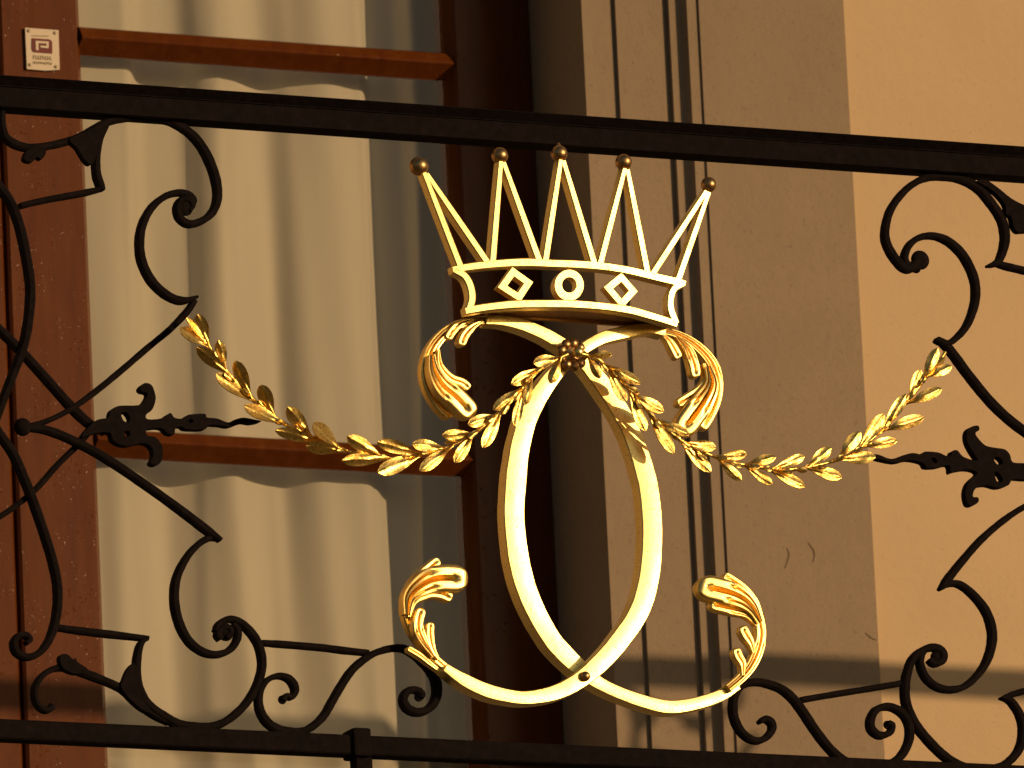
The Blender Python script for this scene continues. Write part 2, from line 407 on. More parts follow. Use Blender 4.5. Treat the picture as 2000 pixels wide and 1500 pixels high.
sw('tie_bar', [(201, 369, 9), (160, 378, 12), (110, 387, 11), (70, 395, 11), (38, 403, 11)], y=.003)
pl('leaf', [(136, 272), (165, 258), (195, 243), (210, 240), (203, 256), (192, 278), (187, 308), (179, 321), (168, 315), (158, 300), (150, 287)], y=-.004)
pl('leaf', [(48, 305), (56, 292), (86, 290), (90, 298), (82, 311), (72, 306), (64, 316), (50, 313)], y=-.003)
# left side, middle
sw('scroll', [(-25, 330, 15), (0, 368, 16), (20, 396, 16), (38, 444, 17), (52, 510, 17), (59, 565, 17), (55, 625, 17), (44, 680, 17), (26, 728, 16), (6, 780, 15), (-12, 830, 14)])
sw('diagonal_bar', [(-20, 628, 15), (0, 646, 15), (40, 686, 16), (90, 741, 16), (140, 797, 17), (175, 829, 16), (205, 845, 12)], y=.006)
o = ball('boss', P(44, 834, -.004), 16/S, IRON, rail, 20, None, .8); scrolls.append(o)
sw('diagonal_bar', [(48, 835, 12), (92, 841, 15), (140, 860, 15), (200, 892, 15), (270, 938, 15), (340, 988, 15), (398, 1032, 16), (430, 1056, 8)], y=-.002)
sw('scroll', [(428, 1053, 7), (408, 1051, 13), (384, 1066, 12), (362, 1092, 13), (344, 1130, 15), (340, 1172, 16), (348, 1214, 16), (366, 1250, 15), (392, 1272, 14), (420, 1279, 13), (446, 1271, 13), (461, 1252, 13), (463, 1232, 13), (453, 1219, 12)], y=.001)
sw('scroll', [(440, 1246, 8), (449, 1236, 11), (443, 1226, 12), (430, 1229, 13), (424, 1240, 13), (430, 1250, 12)], y=-.001)
eye(440, 1236, 15)
sw('scroll', [(286, 1246, 5), (272, 1262, 12), (266, 1300, 15), (268, 1335, 16), (280, 1365, 16), (297, 1384, 16), (325, 1403, 17), (352, 1416, 17), (400, 1421, 17), (437, 1411, 16), (473, 1382, 15), (498, 1345, 15), (511, 1302, 15), (504, 1260, 15), (481, 1227, 15), (452, 1210, 13), (428, 1218, 12), (420, 1234, 10)])
sw('tie_bar', [(108, 1226, 11), (160, 1233, 13), (220, 1240, 13), (288, 1248, 9)], y=.004)
sw('scroll', [(101, 1381, 13), (90, 1388, 12), (76, 1381, 10), (67, 1363, 10), (69, 1340, 11), (83, 1319, 11), (107, 1306, 12), (136, 1305, 16), (166, 1316, 16), (205, 1331, 14), (236, 1346, 13), (266, 1372, 12), (298, 1396, 12), (330, 1412, 10)], y=.002)
eye(100, 1381, 7)
pl('leaf', [(117, 1288), (120, 1278), (132, 1278), (143, 1288), (148, 1285), (152, 1293), (172, 1308), (150, 1316), (125, 1306)], y=-.003)
pl('leaf', [(264, 1296), (251, 1305), (242, 1326), (237, 1342), (255, 1366), (280, 1387), (296, 1391), (282, 1367), (270, 1335)], y=-.002)
sw('scroll', [(-10, 835, 14), (0, 850, 15), (25, 887, 16), (45, 931, 16), (65, 982, 16), (85, 1040, 16), (101, 1092, 16), (111, 1140, 16), (112, 1180, 16), (106, 1220, 16), (93, 1254, 14), (75, 1276, 13), (52, 1284, 13), (32, 1275, 13), (26, 1257, 13), (34, 1243, 12), (49, 1241, 11), (57, 1250, 10), (50, 1257, 9)])
sw('tie_bar', [(182, 832, 8), (170, 848, 10), (150, 871, 11), (112, 908, 11), (70, 955, 11), (28, 990, 11), (-20, 1022, 11)], y=.010)
ZF_ = (0, 700, .25)
pl('finial', [(640, 610), (690, 540), (760, 480), (850, 460), (870, 405), (930, 370), (1080, 365), (1135, 325), (1155, 272), (1110, 258), (1095, 228), (1130, 192), (1182, 205), (1208, 260), (1217, 320), (1190, 400), (1142, 440), (1155, 475), (1260, 468), (1330, 425), (1362, 462), (1430, 470), (1470, 440), (1600, 432), (1615, 460), (1700, 470), (1780, 500), (1830, 480), (1900, 462), (1990, 478), (2045, 490), (1970, 506), (1900, 498), (1800, 532), (1720, 520), (1625, 520), (1605, 552), (1460, 552), (1420, 530), (1372, 545), (1362, 592), (1310, 582), (1260, 542), (1150, 555), (1150, 600), (1220, 618), (1268, 690), (1268, 780), (1245, 825), (1205, 832), (1178, 812), (1200, 760), (1190, 700), (1140, 662), (1060, 668), (1000, 682), (930, 668), (880, 630), (860, 580), (760, 580), (690, 598)],
   [[(955, 435), (990, 430), (1012, 465), (1000, 490), (970, 480)], [(985, 570), (1010, 575), (1012, 600), (990, 608), (978, 590)], [(1478, 480), (1500, 478), (1508, 496), (1486, 500)]], ZF_, -.006, .014)
# left side, lower S scroll
Z5 = (450, 1125, .25)
sw('tie_bar', [(236, 524, 10), (400, 535, 12), (700, 560, 12), (900, 585, 12), (1070, 602, 10)], z=Z5, y=.004)
sw('scroll', [(405, 975, 12), (428, 935, 8), (470, 950, 11), (500, 905, 13), (490, 850, 15), (445, 800, 13), (370, 782, 11), (295, 808, 11), (243, 865, 12), (217, 950, 14), (228, 1050, 15), (280, 1140, 16), (360, 1196, 17), (460, 1222, 18), (560, 1217, 16), (650, 1168, 15), (730, 1088, 15), (792, 980, 15), (862, 860, 15), (940, 745, 15), (1030, 662, 15), (1130, 602, 13), (1250, 568, 13), (1350, 570, 14), (1440, 620, 15), (1530, 702, 17), (1592, 792, 18), (1612, 895, 18), (1588, 990, 17), (1530, 1048, 16), (1450, 1066, 16), (1375, 1032, 16), (1347, 962, 15), (1380, 902, 14), (1445, 893, 13), (1488, 925, 13), (1478, 955, 12)], z=Z5)
eye(551, 1367, 8); eye(817, 1362, 8)
# right side, upper
Z6 = (1500, 250, .25)
sw('scroll', [(1180, 1030, 14), (1150, 1060, 16), (1100, 1100, 18), (1040, 1080, 16), (960, 980, 15), (914, 870, 14), (918, 760, 13), (955, 640, 13), (1035, 525, 13), (1130, 440, 13), (1250, 385, 15), (1400, 382, 15), (1520, 408, 15), (1640, 475, 16), (1740, 590, 16), (1818, 710, 16), (1848, 830, 17), (1840, 930, 16), (1805, 1030, 13), (1770, 1062, 12), (1712, 1078, 5)], z=Z6)
sw('scroll', [(1180, 1100, 16), (1100, 1082, 15), (1064, 1040, 13), (1072, 970, 12), (1115, 900, 12), (1195, 852, 12), (1295, 846, 12), (1400, 885, 14), (1500, 972, 15), (1568, 1080, 15), (1612, 1200, 15), (1618, 1330, 15), (1590, 1450, 14), (1540, 1560, 13), (1465, 1645, 12), (1400, 1685, 12), (1345, 1672, 12), (1305, 1655, 9)], z=Z6, y=.002)
eye(1797, 508, 18)
sw('tie_bar', [(1778, 1058, 9), (1850, 1080, 12), (1950, 1104, 12), (2100, 1140, 12), (2290, 1186, 12)], z=Z6, y=.003)
sw('diagonal_bar', [(1828, 662, 8), (1845, 674, 15), (1862, 694, 16), (1890, 732, 16), (1930, 781, 16), (1968, 818, 16), (2010, 850, 16), (2040, 870, 15), (2078, 894, 15)], y=.004)
pl('leaf', [(1640, 418), (1700, 402), (1800, 468), (1900, 548), (2000, 600), (2120, 640), (2150, 720), (2090, 800), (2000, 812), (1955, 812), (1920, 770), (1900, 690), (1862, 672), (1860, 615), (1830, 560), (1750, 482)], z=Z6, y=-.004)
Z7 = (1500, 625, .25)
pl('finial', [(800, 1052), (860, 1050), (960, 1085), (1050, 1058), (1130, 1038), (1200, 1050), (1225, 1028), (1330, 1034), (1390, 1060), (1430, 1058), (1440, 1024), (1480, 1018), (1530, 1070), (1640, 1098), (1600, 1030), (1560, 950), (1555, 880), (1580, 838), (1640, 824), (1652, 858), (1622, 882), (1640, 920), (1700, 980), (1780, 998), (1850, 1010), (1890, 1050), (1912, 1110), (2000, 1118), (2100, 1134), (2300, 1150), (2300, 1240), (2100, 1246), (2000, 1244), (1912, 1242), (1880, 1290), (1800, 1310), (1720, 1290), (1650, 1300), (1612, 1330), (1602, 1380), (1640, 1385), (1645, 1420), (1600, 1450), (1560, 1430), (1545, 1340), (1572, 1260), (1640, 1192), (1560, 1166), (1470, 1180), (1430, 1190), (1415, 1132), (1330, 1150), (1240, 1150), (1210, 1112), (1100, 1092), (1000, 1112), (850, 1082), (800, 1068)],
   [[(1772, 1085), (1800, 1075), (1828, 1100), (1820, 1125), (1790, 1118)], [(1778, 1200), (1800, 1198), (1828, 1235), (1820, 1260), (1790, 1250)], [(1285, 1080), (1310, 1085), (1320, 1112), (1295, 1110)]], Z7, -.006, .014)
# right side, lower
sw('tie_bar', [(2078, 948, 10), (2040, 968, 10), (2000, 990, 11), (1963, 1014, 12), (1917, 1053, 13), (1877, 1098, 14), (1850, 1132, 15), (1835, 1152, 6)], y=.002)
Z8 = (1500, 1125, .25)
sw('scroll', [(1345, 105, 6), (1420, 62, 11), (1500, 72, 12), (1600, 150, 13), (1695, 270, 15), (1742, 400, 16), (1747, 520, 16), (1710, 655, 15), (1640, 768, 13), (1535, 862, 13), (1420, 890, 13), (1310, 865, 13), (1225, 790, 13), (1185, 690, 13), (1192, 625, 12), (1215, 590, 10)], z=Z8, y=.002)
sw('scroll', [(1255, 655, 11), (1290, 685, 13), (1340, 675, 15), (1365, 635, 16), (1345, 585, 16), (1280, 560, 15), (1200, 585, 14), (1125, 650, 14), (1085, 760, 15), (1070, 850, 16), (1070, 960, 16), (1102, 1070, 16), (1162, 1180, 16), (1252, 1290, 16), (1350, 1388, 16), (1450, 1460, 16), (1550, 1500, 16), (1660, 1512, 16), (1780, 1500, 15), (1880, 1450, 15), (1960, 1350, 15), (1988, 1210, 15), (1965, 1090, 14), (1910, 1000, 13), (1870, 965, 11), (1815, 953, 4)], z=Z8)
sw('tie_bar', [(1845, 948, 9), (1920, 922, 12), (2010, 898, 12), (2140, 865, 12), (2290, 828, 12)], z=Z8, y=.003)
sw('tie_bar', [(245, 972, 11), (500, 928, 11), (800, 880, 11), (1060, 836, 11)], z=Z8, y=.004)
eye(1829, 1284, 12)
ZU = (1100, 900, .4)
sw('scroll', [(955, 1278, 8), (985, 1262, 13), (1015, 1283, 14), (1015, 1320, 13), (980, 1358, 13), (930, 1367, 13), (872, 1330, 14), (834, 1260, 15), (828, 1180, 15), (852, 1115, 14), (905, 1086, 14), (970, 1084, 14), (1060, 1114, 15), (1122, 1165, 16), (1172, 1232, 16), (1232, 1322, 16), (1302, 1410, 16), (1372, 1468, 17), (1450, 1494, 18), (1560, 1490, 16), (1640, 1450, 15), (1685, 1370, 15), (1686, 1290, 15), (1652, 1232, 15), (1590, 1202, 14), (1530, 1214, 14), (1500, 1260, 15), (1502, 1310, 15), (1542, 1342, 14), (1590, 1330, 12), (1602, 1295, 11), (1582, 1280, 10)], z=ZU)
eye(1733, 1416, 8)
# the scrollwork goes on, mirrored, in the next bays
BAY = P(2068, 750).x - P(-16, 750).x
for xm in (P(-16, 750).x, P(2068, 750).x):
    for s_ in scrolls:
        c = s_.copy(); c.scale.x = -1; c.location.x = 2*xm; c.location.y += .0037; col.objects.link(c); c.parent = rail
# posts with collars
for k in (-2, -1, 0, 1, 2):
    xp = P(705, 1480).x + k*BAY; xc = P(697, 1455).x + k*BAY
    box('post', (xp-.0115, -.011, ZFLOOR-.05), (xp+.0115, .011, ZB-hbz-.002), IRON, rail, .002)
    box('collar', (xc-.0125, -.020, ZB-hbz-.003), (xc+.0125, .020, ZB+hbz+.009), IRON, rail, .004)
for xp in (X0+.05, X1-.05):
    box('post', (xp-.015, -.013, ZFLOOR-.05), (xp+.015, .013, ZR-hr), IRON, rail, .002)

# ------------------------------------------------------------------ gilded monogram
mono = empty('gilded_monogram', P(1130, 1390)); tag(mono, 'gilded monogram of two interlaced letter C with acanthus ends under the crown', 'monogram')
YM = -.020
C1 = [(944, 627, 21), (975, 629, 21), (1012, 637, 23), (1050, 652, 24), (1078, 667, 25), (1104, 684, 25), (1130, 706, 26), (1150, 727, 30), (1168, 750, 33), (1186, 775, 34), (1202, 800, 35), (1216, 825, 35), (1228, 850, 35), (1238, 876, 36), (1247, 902, 37), (1254, 927, 38), (1260, 952, 38), (1266, 1000, 39), (1268, 1050, 39), (1264, 1115, 40), (1252, 1172, 40), (1234, 1213, 39), (1208, 1250, 39), (1188, 1275, 38), (1165, 1299, 37), (1138, 1323, 34), (1108, 1343, 32), (1078, 1356, 30), (1048, 1363, 28), (1016, 1366, 26), (985, 1362, 26), (955, 1355, 27), (928, 1345, 26), (904, 1333, 25), (884, 1321, 21), (864, 1307, 17)]
C2 = [(1293, 651, 19), (1262, 645, 20), (1226, 650, 25), (1198, 656, 25), (1172, 663, 25), (1150, 674, 24), (1126, 690, 24), (1103, 707, 26), (1084, 727, 30), (1065, 750, 34), (1048, 775, 36), (1034, 800, 38), (1023, 825, 38), (1016, 850, 38), (1010, 875, 39), (1006, 900, 39), (1003, 925, 41), (1001, 950, 41), (998, 1000, 40), (1001, 1050, 40), (1008, 1100, 41), (1021, 1150, 40), (1042, 1200, 38), (1071, 1250, 36), (1093, 1276, 36), (1117, 1300, 34), (1140, 1321, 30), (1165, 1338, 25), (1200, 1355, 24), (1250, 1373, 25), (1300, 1384, 26), (1350, 1378, 25), (1400, 1362, 24), (1434, 1341, 21)]
# the two letters pass over each other: each is bent gently from plane to plane
def yl(a, b_):
    za, zb2_ = P(1100, 700).z, P(1140, 1320).z
    return a, b_
def letter(pts, ytop, ybot):
    # depth runs from ytop at the upper crossing to ybot at the lower crossing
    path = catmull([p for p in pts], 5); N = len(path); vs = []; fs = []; d = .022
    for i, p in enumerate(path):
        a = path[max(i-1, 0)]; c = path[min(i+1, N-1)]
        tx, ty = c[0]-a[0], c[1]-a[1]; L = math.hypot(tx, ty) or 1; nx, ny = -ty/L, tx/L
        t = min(max((p[1]-720)/560, 0), 1); t = t*t*(3-2*t); yy = YM + ytop*(1-t) + ybot*t
        hw = p[2]/2*(1+.012*math.sin(i*2.1)*math.sin(i*.7)); hd = d/2; ch = 1.6; cm = ch/S
        for u, v in ((-hw, hd), (-hw, -hd+cm), (-hw+ch, -hd), (-hw*.33, -hd-.0005), (hw*.33, -hd-.0005), (hw-ch, -hd), (hw, -hd+cm), (hw, hd)):
            q = P(p[0]+nx*u, p[1]+ny*u, yy); vs.append(Vector((q.x, yy+v, q.z)))
    for i in range(N-1):
        for k in range(8): fs.append([i*8+k, i*8+(k+1) % 8, (i+1)*8+(k+1) % 8, (i+1)*8+k])
    fs += [list(range(8)), [(N-1)*8+k for k in range(8)][::-1]]
    return obj('letter', vs, fs, GOLD, mono, True, 25)
la = letter(C1, .002, -.012); lb = letter(C2, -.002, .013)

def lobe(name, spine, w, parent, y, zoom, tip=.5, start=.3, hgt=.0065, mat_=None, peak=.72):
    """one acanthus lobe: raised rims, a sunk vein, rounded end"""
    pts = catmull([(zoom[0]+p[0]*zoom[2], zoom[1]+p[1]*zoom[2], 0) for p in spine], 7); w = w*zoom[2]
    # arc length
    L = [0]
    for i in range(1, len(pts)): L.append(L[-1]+math.hypot(pts[i][0]-pts[i-1][0], pts[i][1]-pts[i-1][1]))
    tot = L[-1]; rt = min(w*.5/tot, .45)          # length of the rounded end
    # resample with finer end
    ts = [i/18*(1-rt) for i in range(19)] + [1-rt + rt*math.sin((k+1)/6*PI/2) for k in range(6)]
    def at(t):
        s_ = t*tot
        for i in range(1, len(L)):
            if L[i] >= s_-1e-9:
                k = (s_-L[i-1])/max(L[i]-L[i-1], 1e-9); return (pts[i-1][0]+(pts[i][0]-pts[i-1][0])*k, pts[i-1][1]+(pts[i][1]-pts[i-1][1])*k)
        return pts[-1][:2]
    wide = w > 22
    us = (-1, -.96, -.88, -.68, -.62, -.55, -.48, -.42, -.24, -.12, 0, .12, .24, .42, .48, .55, .62, .68, .88, .96, 1)
    hgt = min(hgt, .17*w/S)
    vs = []; fs = []; K = len(us)
    for t in ts:
        p = at(t); a = at(max(t-.03, 0)); c = at(min(t+.03, 1)); tx, ty = c[0]-a[0], c[1]-a[1]; l = math.hypot(tx, ty) or 1
        nx, ny = -ty/l, tx/l
        if t < 1-rt: k = start+(1-start)*math.sin(min(t/(peak), 1)*PI/2)**1.3
        else:
            x = (t-(1-rt))/rt; k = math.sqrt(max(1-x*x, .0))
        hw = max(w*.5*k, .4)
        gl_ = max(.1, rt*1.1); groove = min(1, max(0, (1-gl_-t)/.12+.6))
        for u in us:
            e = 1-abs(u)**16
            h = hgt*(.55+.45*e)*min(1, k*1.4); h -= hgt*(.75*(1-e)) 
            h -= hgt*2.3*math.exp(-(u/.12)**2)*groove*min(1, k*1.3)
            if wide: h -= hgt*1.5*math.exp(-((abs(u)-.55)/.08)**2)*max(0, min(1, (.62-t)/.2))
            q = P(p[0]+nx*u*hw, p[1]+ny*u*hw, y); vs.append(Vector((q.x, y-h-hgt*.25*math.sin(t*PI), q.z)))
    R = len(ts)
    for i in range(R-1):
        for k in range(K-1): fs.append([i*K+k, i*K+k+1, (i+1)*K+k+1, (i+1)*K+k])
    # back sheet
    o_ = len(vs)
    for i in range(R):
        for k in (0, K-1): v = vs[i*K+k]; vs.append(v+Vector((0, .008, 0)))
    for i in range(R-1):
        a, b_ = o_+2*i, o_+2*i+1; c, d_ = a+2, b_+2
        fs += [[a, c, d_, b_], [i*K, (i+1)*K, c, a], [i*K+K-1, b_, d_, (i+1)*K+K-1]]
    fs += [[0]+[o_, o_+1]+[k for k in range(K-1, 0, -1)], [(R-1)*K+k for k in range(K)]+[o_+2*R-1, o_+2*R-2]]
    return obj(name, vs, fs, mat_ or GACAN, parent, True, 50)
GACAN, t, b = mat('gilded_acanthus', (1, .72, .22), .38, .5, 1.0)
t.links.new(ramp(t, noise(t, 300, 3, .6), [(.0, (.30, .16, .03)), (.30, (.60, .35, .07)), (.38, (1.0, .75, .25)), (1, (1.0, .77, .28))]), b.inputs['Base Color'])
bump(t, b, noise(t, 260, 2, .5), .12, .001)
def acanthus(lobes, zoom, base):
    """lobes: (spine, width); the first is the leaf's stem and carries the rest as its lobes"""
    for i, l in enumerate(lobes):
        o_ = lobe('acanthus_lobe', l[0], l[1], mono, base-.004*i, zoom, start=l[2] if len(l) > 2 else .3, hgt=l[3] if len(l) > 3 else .0065)
ZA = (750, 575, .25)
acanthus([([(800, 205), (690, 212), (570, 240), (455, 320), (370, 430), (332, 560), (345, 690), (395, 800), (460, 890), (535, 955)], 105, .55),
          ([(700, 195), (600, 225), (535, 285), (490, 355)], 75, .3), ([(770, 210), (690, 255), (630, 320), (595, 405)], 80, .3),
          ([(425, 430), (440, 560), (520, 655), (610, 690), (668, 740)], 72, .3),
          ([(372, 470), (385, 600), (450, 720), (560, 815), (695, 955)], 175, .3)], ZA, YM-.004)
ZC = (1050, 575, .25)
acanthus([([(930, 285), (1050, 300), (1180, 360), (1300, 460), (1375, 570), (1405, 700), (1390, 830), (1340, 950), (1275, 1055)], 95, .5),
          ([(960, 300), (1020, 360), (1065, 430), (1105, 505)], 75, .3), ([(1090, 330), (1165, 420), (1215, 540), (1238, 655)], 92, .3),
          ([(1300, 540), (1318, 650), (1270, 740), (1180, 805), (1085, 862)], 82, .3),
          ([(1330, 560), (1352, 700), (1290, 830), (1200, 960), (1105, 1095)], 200, .28)], ZC, YM-.004)
ZD = (730, 1050, .25)
acanthus([([(590, 1040), (500, 965), (400, 870), (315, 745), (262, 620), (250, 520), (290, 400)], 74, .8),
          ([(520, 1045), (440, 985), (360, 920), (262, 862)], 48, .5),
          ([(505, 950), (455, 860), (436, 760), (440, 660)], 72, .3), ([(470, 930), (380, 800), (340, 680), (372, 550)], 92, .25),
          ([(250, 600), (248, 480), (300, 360), (390, 270), (512, 172)], 82, .35),
          ([(275, 620), (315, 500), (420, 440), (520, 440), (612, 480)], 88, .3),
          ([(262, 600), (275, 465), (370, 375), (500, 325), (732, 330)], 225, .26)], ZD, YM-.006)
ZE = (1100, 1050, .25)
acanthus([([(1290, 1180), (1375, 1110), (1455, 1020), (1510, 910), (1540, 780), (1530, 660), (1480, 540)], 92, .75),
          ([(1405, 1075), (1398, 985), (1368, 930), (1345, 862)], 76, .35), ([(1490, 900), (1460, 820), (1425, 760), (1392, 690)], 82, .3),
          ([(1560, 650), (1500, 510), (1400, 395), (1250, 290)], 78, .35),
          ([(1515, 680), (1430, 600), (1300, 560), (1145, 522)], 90, .3),
          ([(1540, 660), (1460, 540), (1320, 450), (1042, 372)], 205, .26)], ZE, YM-.006)
# rosette and rivet
rc = P(1121, 691, YM-.030)
vs = []
for k in range(9):
    a = k*2*PI/9; ball('rosette_petal', rc+Vector((.0155*math.cos(a), .006, .0155*math.sin(a))), .0072, BRONZE, mono, 12, None, .8)
ball('rosette_disc', rc+Vector((0, .010, 0)), .016, BRONZE, mono, 20, None, .5)
ball('rosette_center', rc+Vector((.002, -.009, 0)), .0075, GOLD, mono, 16)
ball('rivet', P(1143, 1321, YM-.026), .0068, BRONZE, mono, 16)

# ------------------------------------------------------------------ crown
crown = empty('crown_ornament', P(1112, 625)); tag(crown, 'gilded open crown with five ball-tipped points above the monogram', 'crown')
XC = P(1108, 570).x; HW = P(1325, 570).x - XC
def bow(x):
    u = max(min((x-XC)/HW, 1.35), -1.35); return YM - .052 + .004*u*u
def gb(name, pts, d=.016, n=5, ch=.14): return sweep(name, pts, GOLD, crown, d, 0, n, ch, bow)
gb('upper_band', [(880, 529, 13), (892, 527, 15), (925, 522, 16), (975, 517, 17), (1025, 515, 18), (1075, 517, 17), (1125, 519, 17), (1175, 523, 17), (1225, 531, 17), (1275, 543, 17), (1318, 553, 17), (1334, 556, 12)])
gb('lower_band', [(905, 610, 15), (925, 606, 16), (950, 602, 16), (1000, 597, 17), (1050, 596, 17), (1100, 596, 17), (1125, 597, 17), (1175, 601, 16), (1225, 608, 17), (1262, 618, 16), (1295, 628, 15), (1318, 636, 14)])
gb('side_bracket', [(884, 530, 13), (903, 541, 14), (914, 560, 15), (918, 585, 15), (912, 607, 15)])
gb('side_bracket', [(1331, 556, 13), (1313, 566, 14), (1306, 583, 14), (1306, 606, 14), (1316, 634, 14)])
pts5 = [((826, 340), (895, 523), (947, 514), (818, 325), 17), ((976, 318), (958, 514), (1049, 512), (976, 304), 15), ((1093, 315), (1061, 512), (1156, 516), (1092, 300), 15), ((1218, 332), (1168, 518), (1260, 534), (1218, 317), 15), ((1377, 376), (1270, 538), (1320, 550), (1384, 361), 14)]
for ap, l, r, bl, rad in pts5:
    def taper(a, b_): return [(a[0], a[1], 9.5), ((a[0]+b_[0])/2, (a[1]+b_[1])/2, 12.5), (b_[0], b_[1], 13.5)]
    gb('spike_bar', taper((ap[0]-2, ap[1]), l)); gb('spike_bar', taper((ap[0]+3, ap[1]+2), r))
    q = P(*bl); c = P(bl[0], bl[1], bow(q.x))
    ball('ball', c, rad/S*1.0, BRONZE, crown, 28, [(rad/S*.9, .003), (rad/S*1.15, .0025), (rad/S*1.35, .001)] if bl[0] == 1092 else None)
def ringpts(l): return l + [l[0]]
def frame_poly(name, outer, inner):
    o_ = len(outer); vs = []; fs = []
    for l, dv in ((outer, 0), (inner, 0), (outer, .014), (inner, .014)):
        for p in l:
            q = P(p[0], p[1], 0); yy = bow(q.x)-.006; q = P(p[0], p[1], yy); vs.append(q+Vector((0, dv, 0)))
    for i in range(o_):
        j = (i+1) % o_
        fs += [[i, j, o_+j, o_+i], [2*o_+i, 2*o_+j, 3*o_+j, 3*o_+i], [i, j, 2*o_+j, 2*o_+i], [o_+i, o_+j, 3*o_+j, 3*o_+i]]
    return obj(name, vs, fs, GOLD, crown)
def lerp(c, p, k): return (c[0]+(p[0]-c[0])*k, c[1]+(p[1]-c[1])*k)
for cs in ([(1001, 522), (1041, 551), (1016, 589), (973, 561)], [(1214, 533), (1245, 569), (1215, 602), (1180, 561)]):
    c = (sum(p[0] for p in cs)/4, sum(p[1] for p in cs)/4)
    frame_poly('diamond_jewel', cs, [lerp(c, p, .50) for p in cs])
cir = [(1112+28*math.cos(a), 557+30*math.sin(a)) for a in [k*2*PI/32 for k in range(32)]]
frame_poly('round_jewel', cir, [lerp((1112, 556), p, .52) for p in cir])
# floor of the crown: a crescent plate between the bowed band and a straight back bar
N = 16; vs = []; fs = []
for i in range(N+1):
    k = i/N; xf = 912+(1314-912)*k
    yb = 612+(638-612)*k
    back = P(xf, yb, YM+.012)
    yy = bow(back.x)+.004; zf = back.z
    # front edge follows the bow; its height follows the lower band
    pb = [(905, 615), (950, 608), (1000, 603), (1050, 601), (1100, 601), (1150, 603), (1200, 609), (1250, 620), (1290, 631), (1320, 640)]
    for j in range(len(pb)-1):
        if pb[j][0] <= xf <= pb[j+1][0] or j == len(pb)-2:
            yf_ = pb[j][1]+(pb[j+1][1]-pb[j][1])*(xf-pb[j][0])/(pb[j+1][0]-pb[j][0]); break
    fr_ = P(xf, yf_, yy); vs += [fr_, back, back+Vector((0, 0, .004)), fr_+Vector((0, 0, .004))]
for i in range(N):
    for k in range(4): fs.append([i*4+k, i*4+(k+1) % 4, (i+1)*4+(k+1) % 4, (i+1)*4+k])
fs += [[0, 1, 2, 3], [N*4+k for k in (3, 2, 1, 0)]]
obj('crown_plate', vs, fs, BRONZE, crown)
sweep('back_bar', [(914, 612, 8), (1110, 625, 9), (1316, 640, 8)], BRONZE, crown, .010, YM+.010, 6)

# ------------------------------------------------------------------ laurel garlands
def leafmesh(tip, base, w, parent, y, yaw, pitch, rnd):
    """spoon-shaped leaf with a midrib; yaw turns it about its own axis, pitch lifts the tip"""
    tx, ty = tip[0]-base[0], tip[1]-base[1]; L = math.hypot(tx, ty); nx, ny = -ty/L, tx/L
    R = 11; us = (-1, -.6, -.18, 0, .18, .6, 1); K = 7; vs = []; fs = []
    cup = rnd.uniform(-.002, .0025)
    for i in range(R):
        t = i/(R-1); k = (.20+.80*math.sin(max(0, min((t-.12)/.54, 1))*PI/2)**1.3) if t < .66 else math.sqrt(max(1-((t-.66)/.345)**2, .01))
        for u in us:
            px = base[0]+tx*t+nx*u*k*w/2; py = base[1]+ty*t+ny*u*k*w/2
            h = .0018*math.exp(-(u/.2)**2)*(1-t*.7) + cup*(1-u*u)*math.sin(t*PI) + .0004*math.sin(t*9+u*3)
            dy = -h + u*k*w/2/S*math.tan(yaw) - t*L/S*math.tan(pitch)
            yy = y + dy; vs.append(P(px, py, yy))
    for i in range(R-1):
        for k in range(K-1): fs.append([i*K+k, i*K+k+1, (i+1)*K+k+1, (i+1)*K+k])
    n = len(vs); vs += [v+Vector((0, .0022, 0)) for v in vs]
    fs += [[n+a for a in f][::-1] for f in fs[:]]
    rim = [i*K for i in range(R)] + [(R-1)*K+k for k in range(1, K)] + [i*K+K-1 for i in range(R-2, -1, -1)] + [k for k in range(K-2, 0, -1)]
    m = len(rim); fs += [[rim[i], rim[(i+1) % m], n+rim[(i+1) % m], n+rim[i]] for i in range(m)]
    return obj('leaf', vs, fs, GLEAF, parent, True, 50)
LEFT = [((365, 620), (402, 670), 10), ((386, 614), (416, 668), 24), ((353, 640), (401, 671), 21), ((427, 665), (448, 704), 20), ((385, 678), (434, 722), 23), ((460, 705), (492, 755), 24), ((423, 730), (494, 781), 25), ((509, 752), (540, 790), 26), ((478, 792), (548, 826), 23), ((562, 795), (602, 834), 26), ((539, 840), (620, 857), 21), ((613, 826), (664, 862), 26), ((599, 871), (668, 882), 23), ((679, 852), (738, 882), 25), ((669, 899), (750, 902), 23), ((738, 863), (805, 880), 24), ((739, 922), (812, 897), 29), ((806, 867), (860, 873), 22), ((821, 919), (884, 883), 23), ((865, 850), (920, 848), 19), ((889, 903), (934, 863), 21), ((915, 829), (970, 814), 21), ((944, 874), (987, 828), 22), ((965, 800), (1014, 766), 21), ((1000, 750), (1050, 724), 21), ((1006, 832), (1036, 778), 17), ((1026, 790), (1048, 755), 17), ((1043, 709), (1087, 689), 22), ((1076, 748), (1100, 714), 20)]
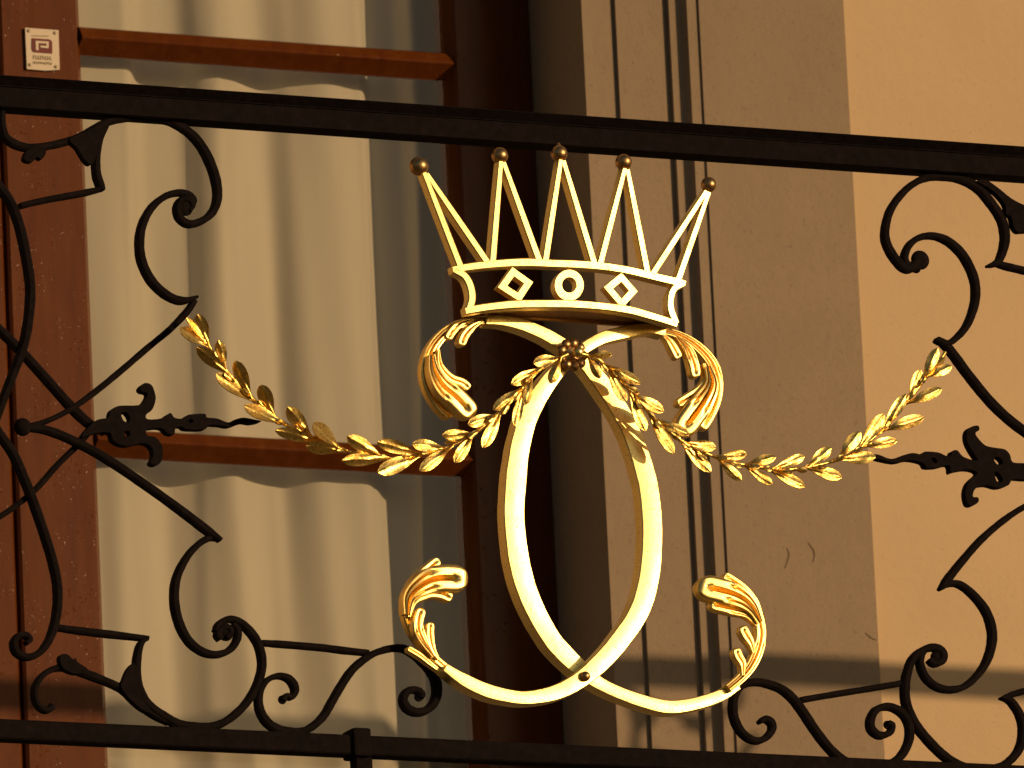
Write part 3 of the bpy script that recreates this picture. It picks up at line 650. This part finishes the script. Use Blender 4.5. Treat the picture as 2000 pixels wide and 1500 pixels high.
RIGHT = [((1195, 692), (1153, 693), 15), ((1173, 738), (1152, 700), 16), ((1251, 749), (1190, 716), 19), ((1223, 783), (1190, 728), 20), ((1296, 804), (1246, 768), 21), ((1261, 841), (1234, 774), 21), ((1346, 849), (1290, 816), 18), ((1316, 885), (1274, 818), 21), ((1398, 874), (1346, 866), 21), ((1388, 921), (1332, 866), 22), ((1458, 886), (1405, 891), 18), ((1448, 938), (1404, 904), 17), ((1515, 892), (1465, 898), 19), ((1508, 945), (1463, 920), 17), ((1571, 891), (1521, 913), 19), ((1572, 950), (1511, 921), 19), ((1623, 875), (1583, 903), 21), ((1644, 932), (1583, 921), 21), ((1680, 843), (1639, 891), 23), ((1710, 892), (1650, 901), 23), ((1727, 809), (1684, 866), 23), ((1752, 860), (1694, 870), 19), ((1771, 770), (1731, 831), 21), ((1804, 815), (1734, 839), 23), ((1798, 723), (1784, 781), 19), ((1839, 759), (1789, 790), 21), ((1831, 680), (1810, 740), 19), ((1847, 695), (1822, 735), 11), ((1858, 715), (1829, 739), 19)]
LSTEM = [(372, 624), (402, 668), (432, 710), (470, 757), (515, 798), (560, 830), (610, 855), (665, 876), (720, 892), (780, 895), (840, 884), (900, 862), (950, 828), (990, 790), (1022, 755), (1060, 717), (1108, 692)]
RSTEM = [(1130, 690), (1165, 700), (1192, 722), (1228, 760), (1252, 787), (1278, 817), (1310, 845), (1345, 870), (1390, 890), (1432, 904), (1475, 911), (1520, 917), (1562, 915), (1612, 905), (1660, 888), (1692, 866), (1732, 832), (1767, 790), (1802, 746), (1830, 712), (1846, 688)]
def garland(stem, leaves, label, seed, left):
    rnd = random.Random(seed)
    root = empty('laurel_garland', P(stem[9][0], stem[9][1]+15)); tag(root, label, 'garland', 'laurel garlands of the emblem')
    y0 = YM-.042
    def ydep(x):                                   # stays in front of the letters, drops back to the iron at its far end
        e = abs(x-1120)
        if left: k = min(max((e-150)/450, 0), 1)
        else: k = min(max((e-200)/450, 0), 1)
        return y0*(1-k) + (-.022)*k
    path = catmull([(x, y, 6.5) for x, y in stem], 4)
    vs = []; fs = []; N = len(path)
    for i, p in enumerate(path):
        a = path[max(i-1, 0)]; c = path[min(i+1, N-1)]; tx, ty = c[0]-a[0], c[1]-a[1]; L = math.hypot(tx, ty); nx, ny = -ty/L, tx/L
        r = (3.6+.9*math.sin(i*1.9))
        for k in range(8):
            an = k*PI/4; q = P(p[0]+nx*r*math.cos(an), p[1]+ny*r*math.cos(an), ydep(p[0])); vs.append(q+Vector((0, r/S*math.sin(an), 0)))
    for i in range(N-1):
        for k in range(8): fs.append([i*8+k, i*8+(k+1) % 8, (i+1)*8+(k+1) % 8, (i+1)*8+k])
    fs += [list(range(8)), [(N-1)*8+k for k in range(8)][::-1]]
    obj('stem', vs, fs, GLEAF, root, True, 50)
    for i, (tp, bs, w_) in enumerate(leaves):
        best = min(path, key=lambda p: math.hypot(p[0]-bs[0]-(bs[0]-tp[0])*.18, p[1]-bs[1]-(bs[1]-tp[1])*.18))
        bs = (best[0], best[1])
        yaw = rnd.uniform(-.13, .13); pt = rnd.uniform(-.04, .06)
        if left:
            k = min(max((900-bs[0])/250, 0), 1)
            yaw = rnd.uniform(-.2, .2)*(1-k) + k*rnd.choice((-1, 1))*rnd.uniform(.38, .75)
            pt = pt*(1-k) + k*rnd.uniform(.05, .22)
        leafmesh(tp, bs, w_*1.08, root, ydep(bs[0])-.003-.002*(i % 3), yaw, pt, rnd)
    for i in range(5, N-4, 3):                     # small bracts that sheathe the stem between the leaf pairs
        p = path[i]; q = path[i+3] if not left else path[i-3]
        a_ = math.atan2(q[1]-p[1], q[0]-p[0]) + rnd.uniform(-.35, .35)
        ln = rnd.uniform(22, 34)
        leafmesh((p[0]+ln*math.cos(a_), p[1]+ln*math.sin(a_)), (p[0], p[1]), rnd.uniform(8, 12), root, ydep(p[0])-.007, rnd.uniform(-.5, .5), rnd.uniform(0, .2), rnd)
    return root
garland(LSTEM, LEFT, 'gilded laurel garland swagging left from the rosette across the curtained window', 11, True)
garland(RSTEM, RIGHT, 'gilded laurel garland swagging right from the rosette to the ochre wall side', 5, False)
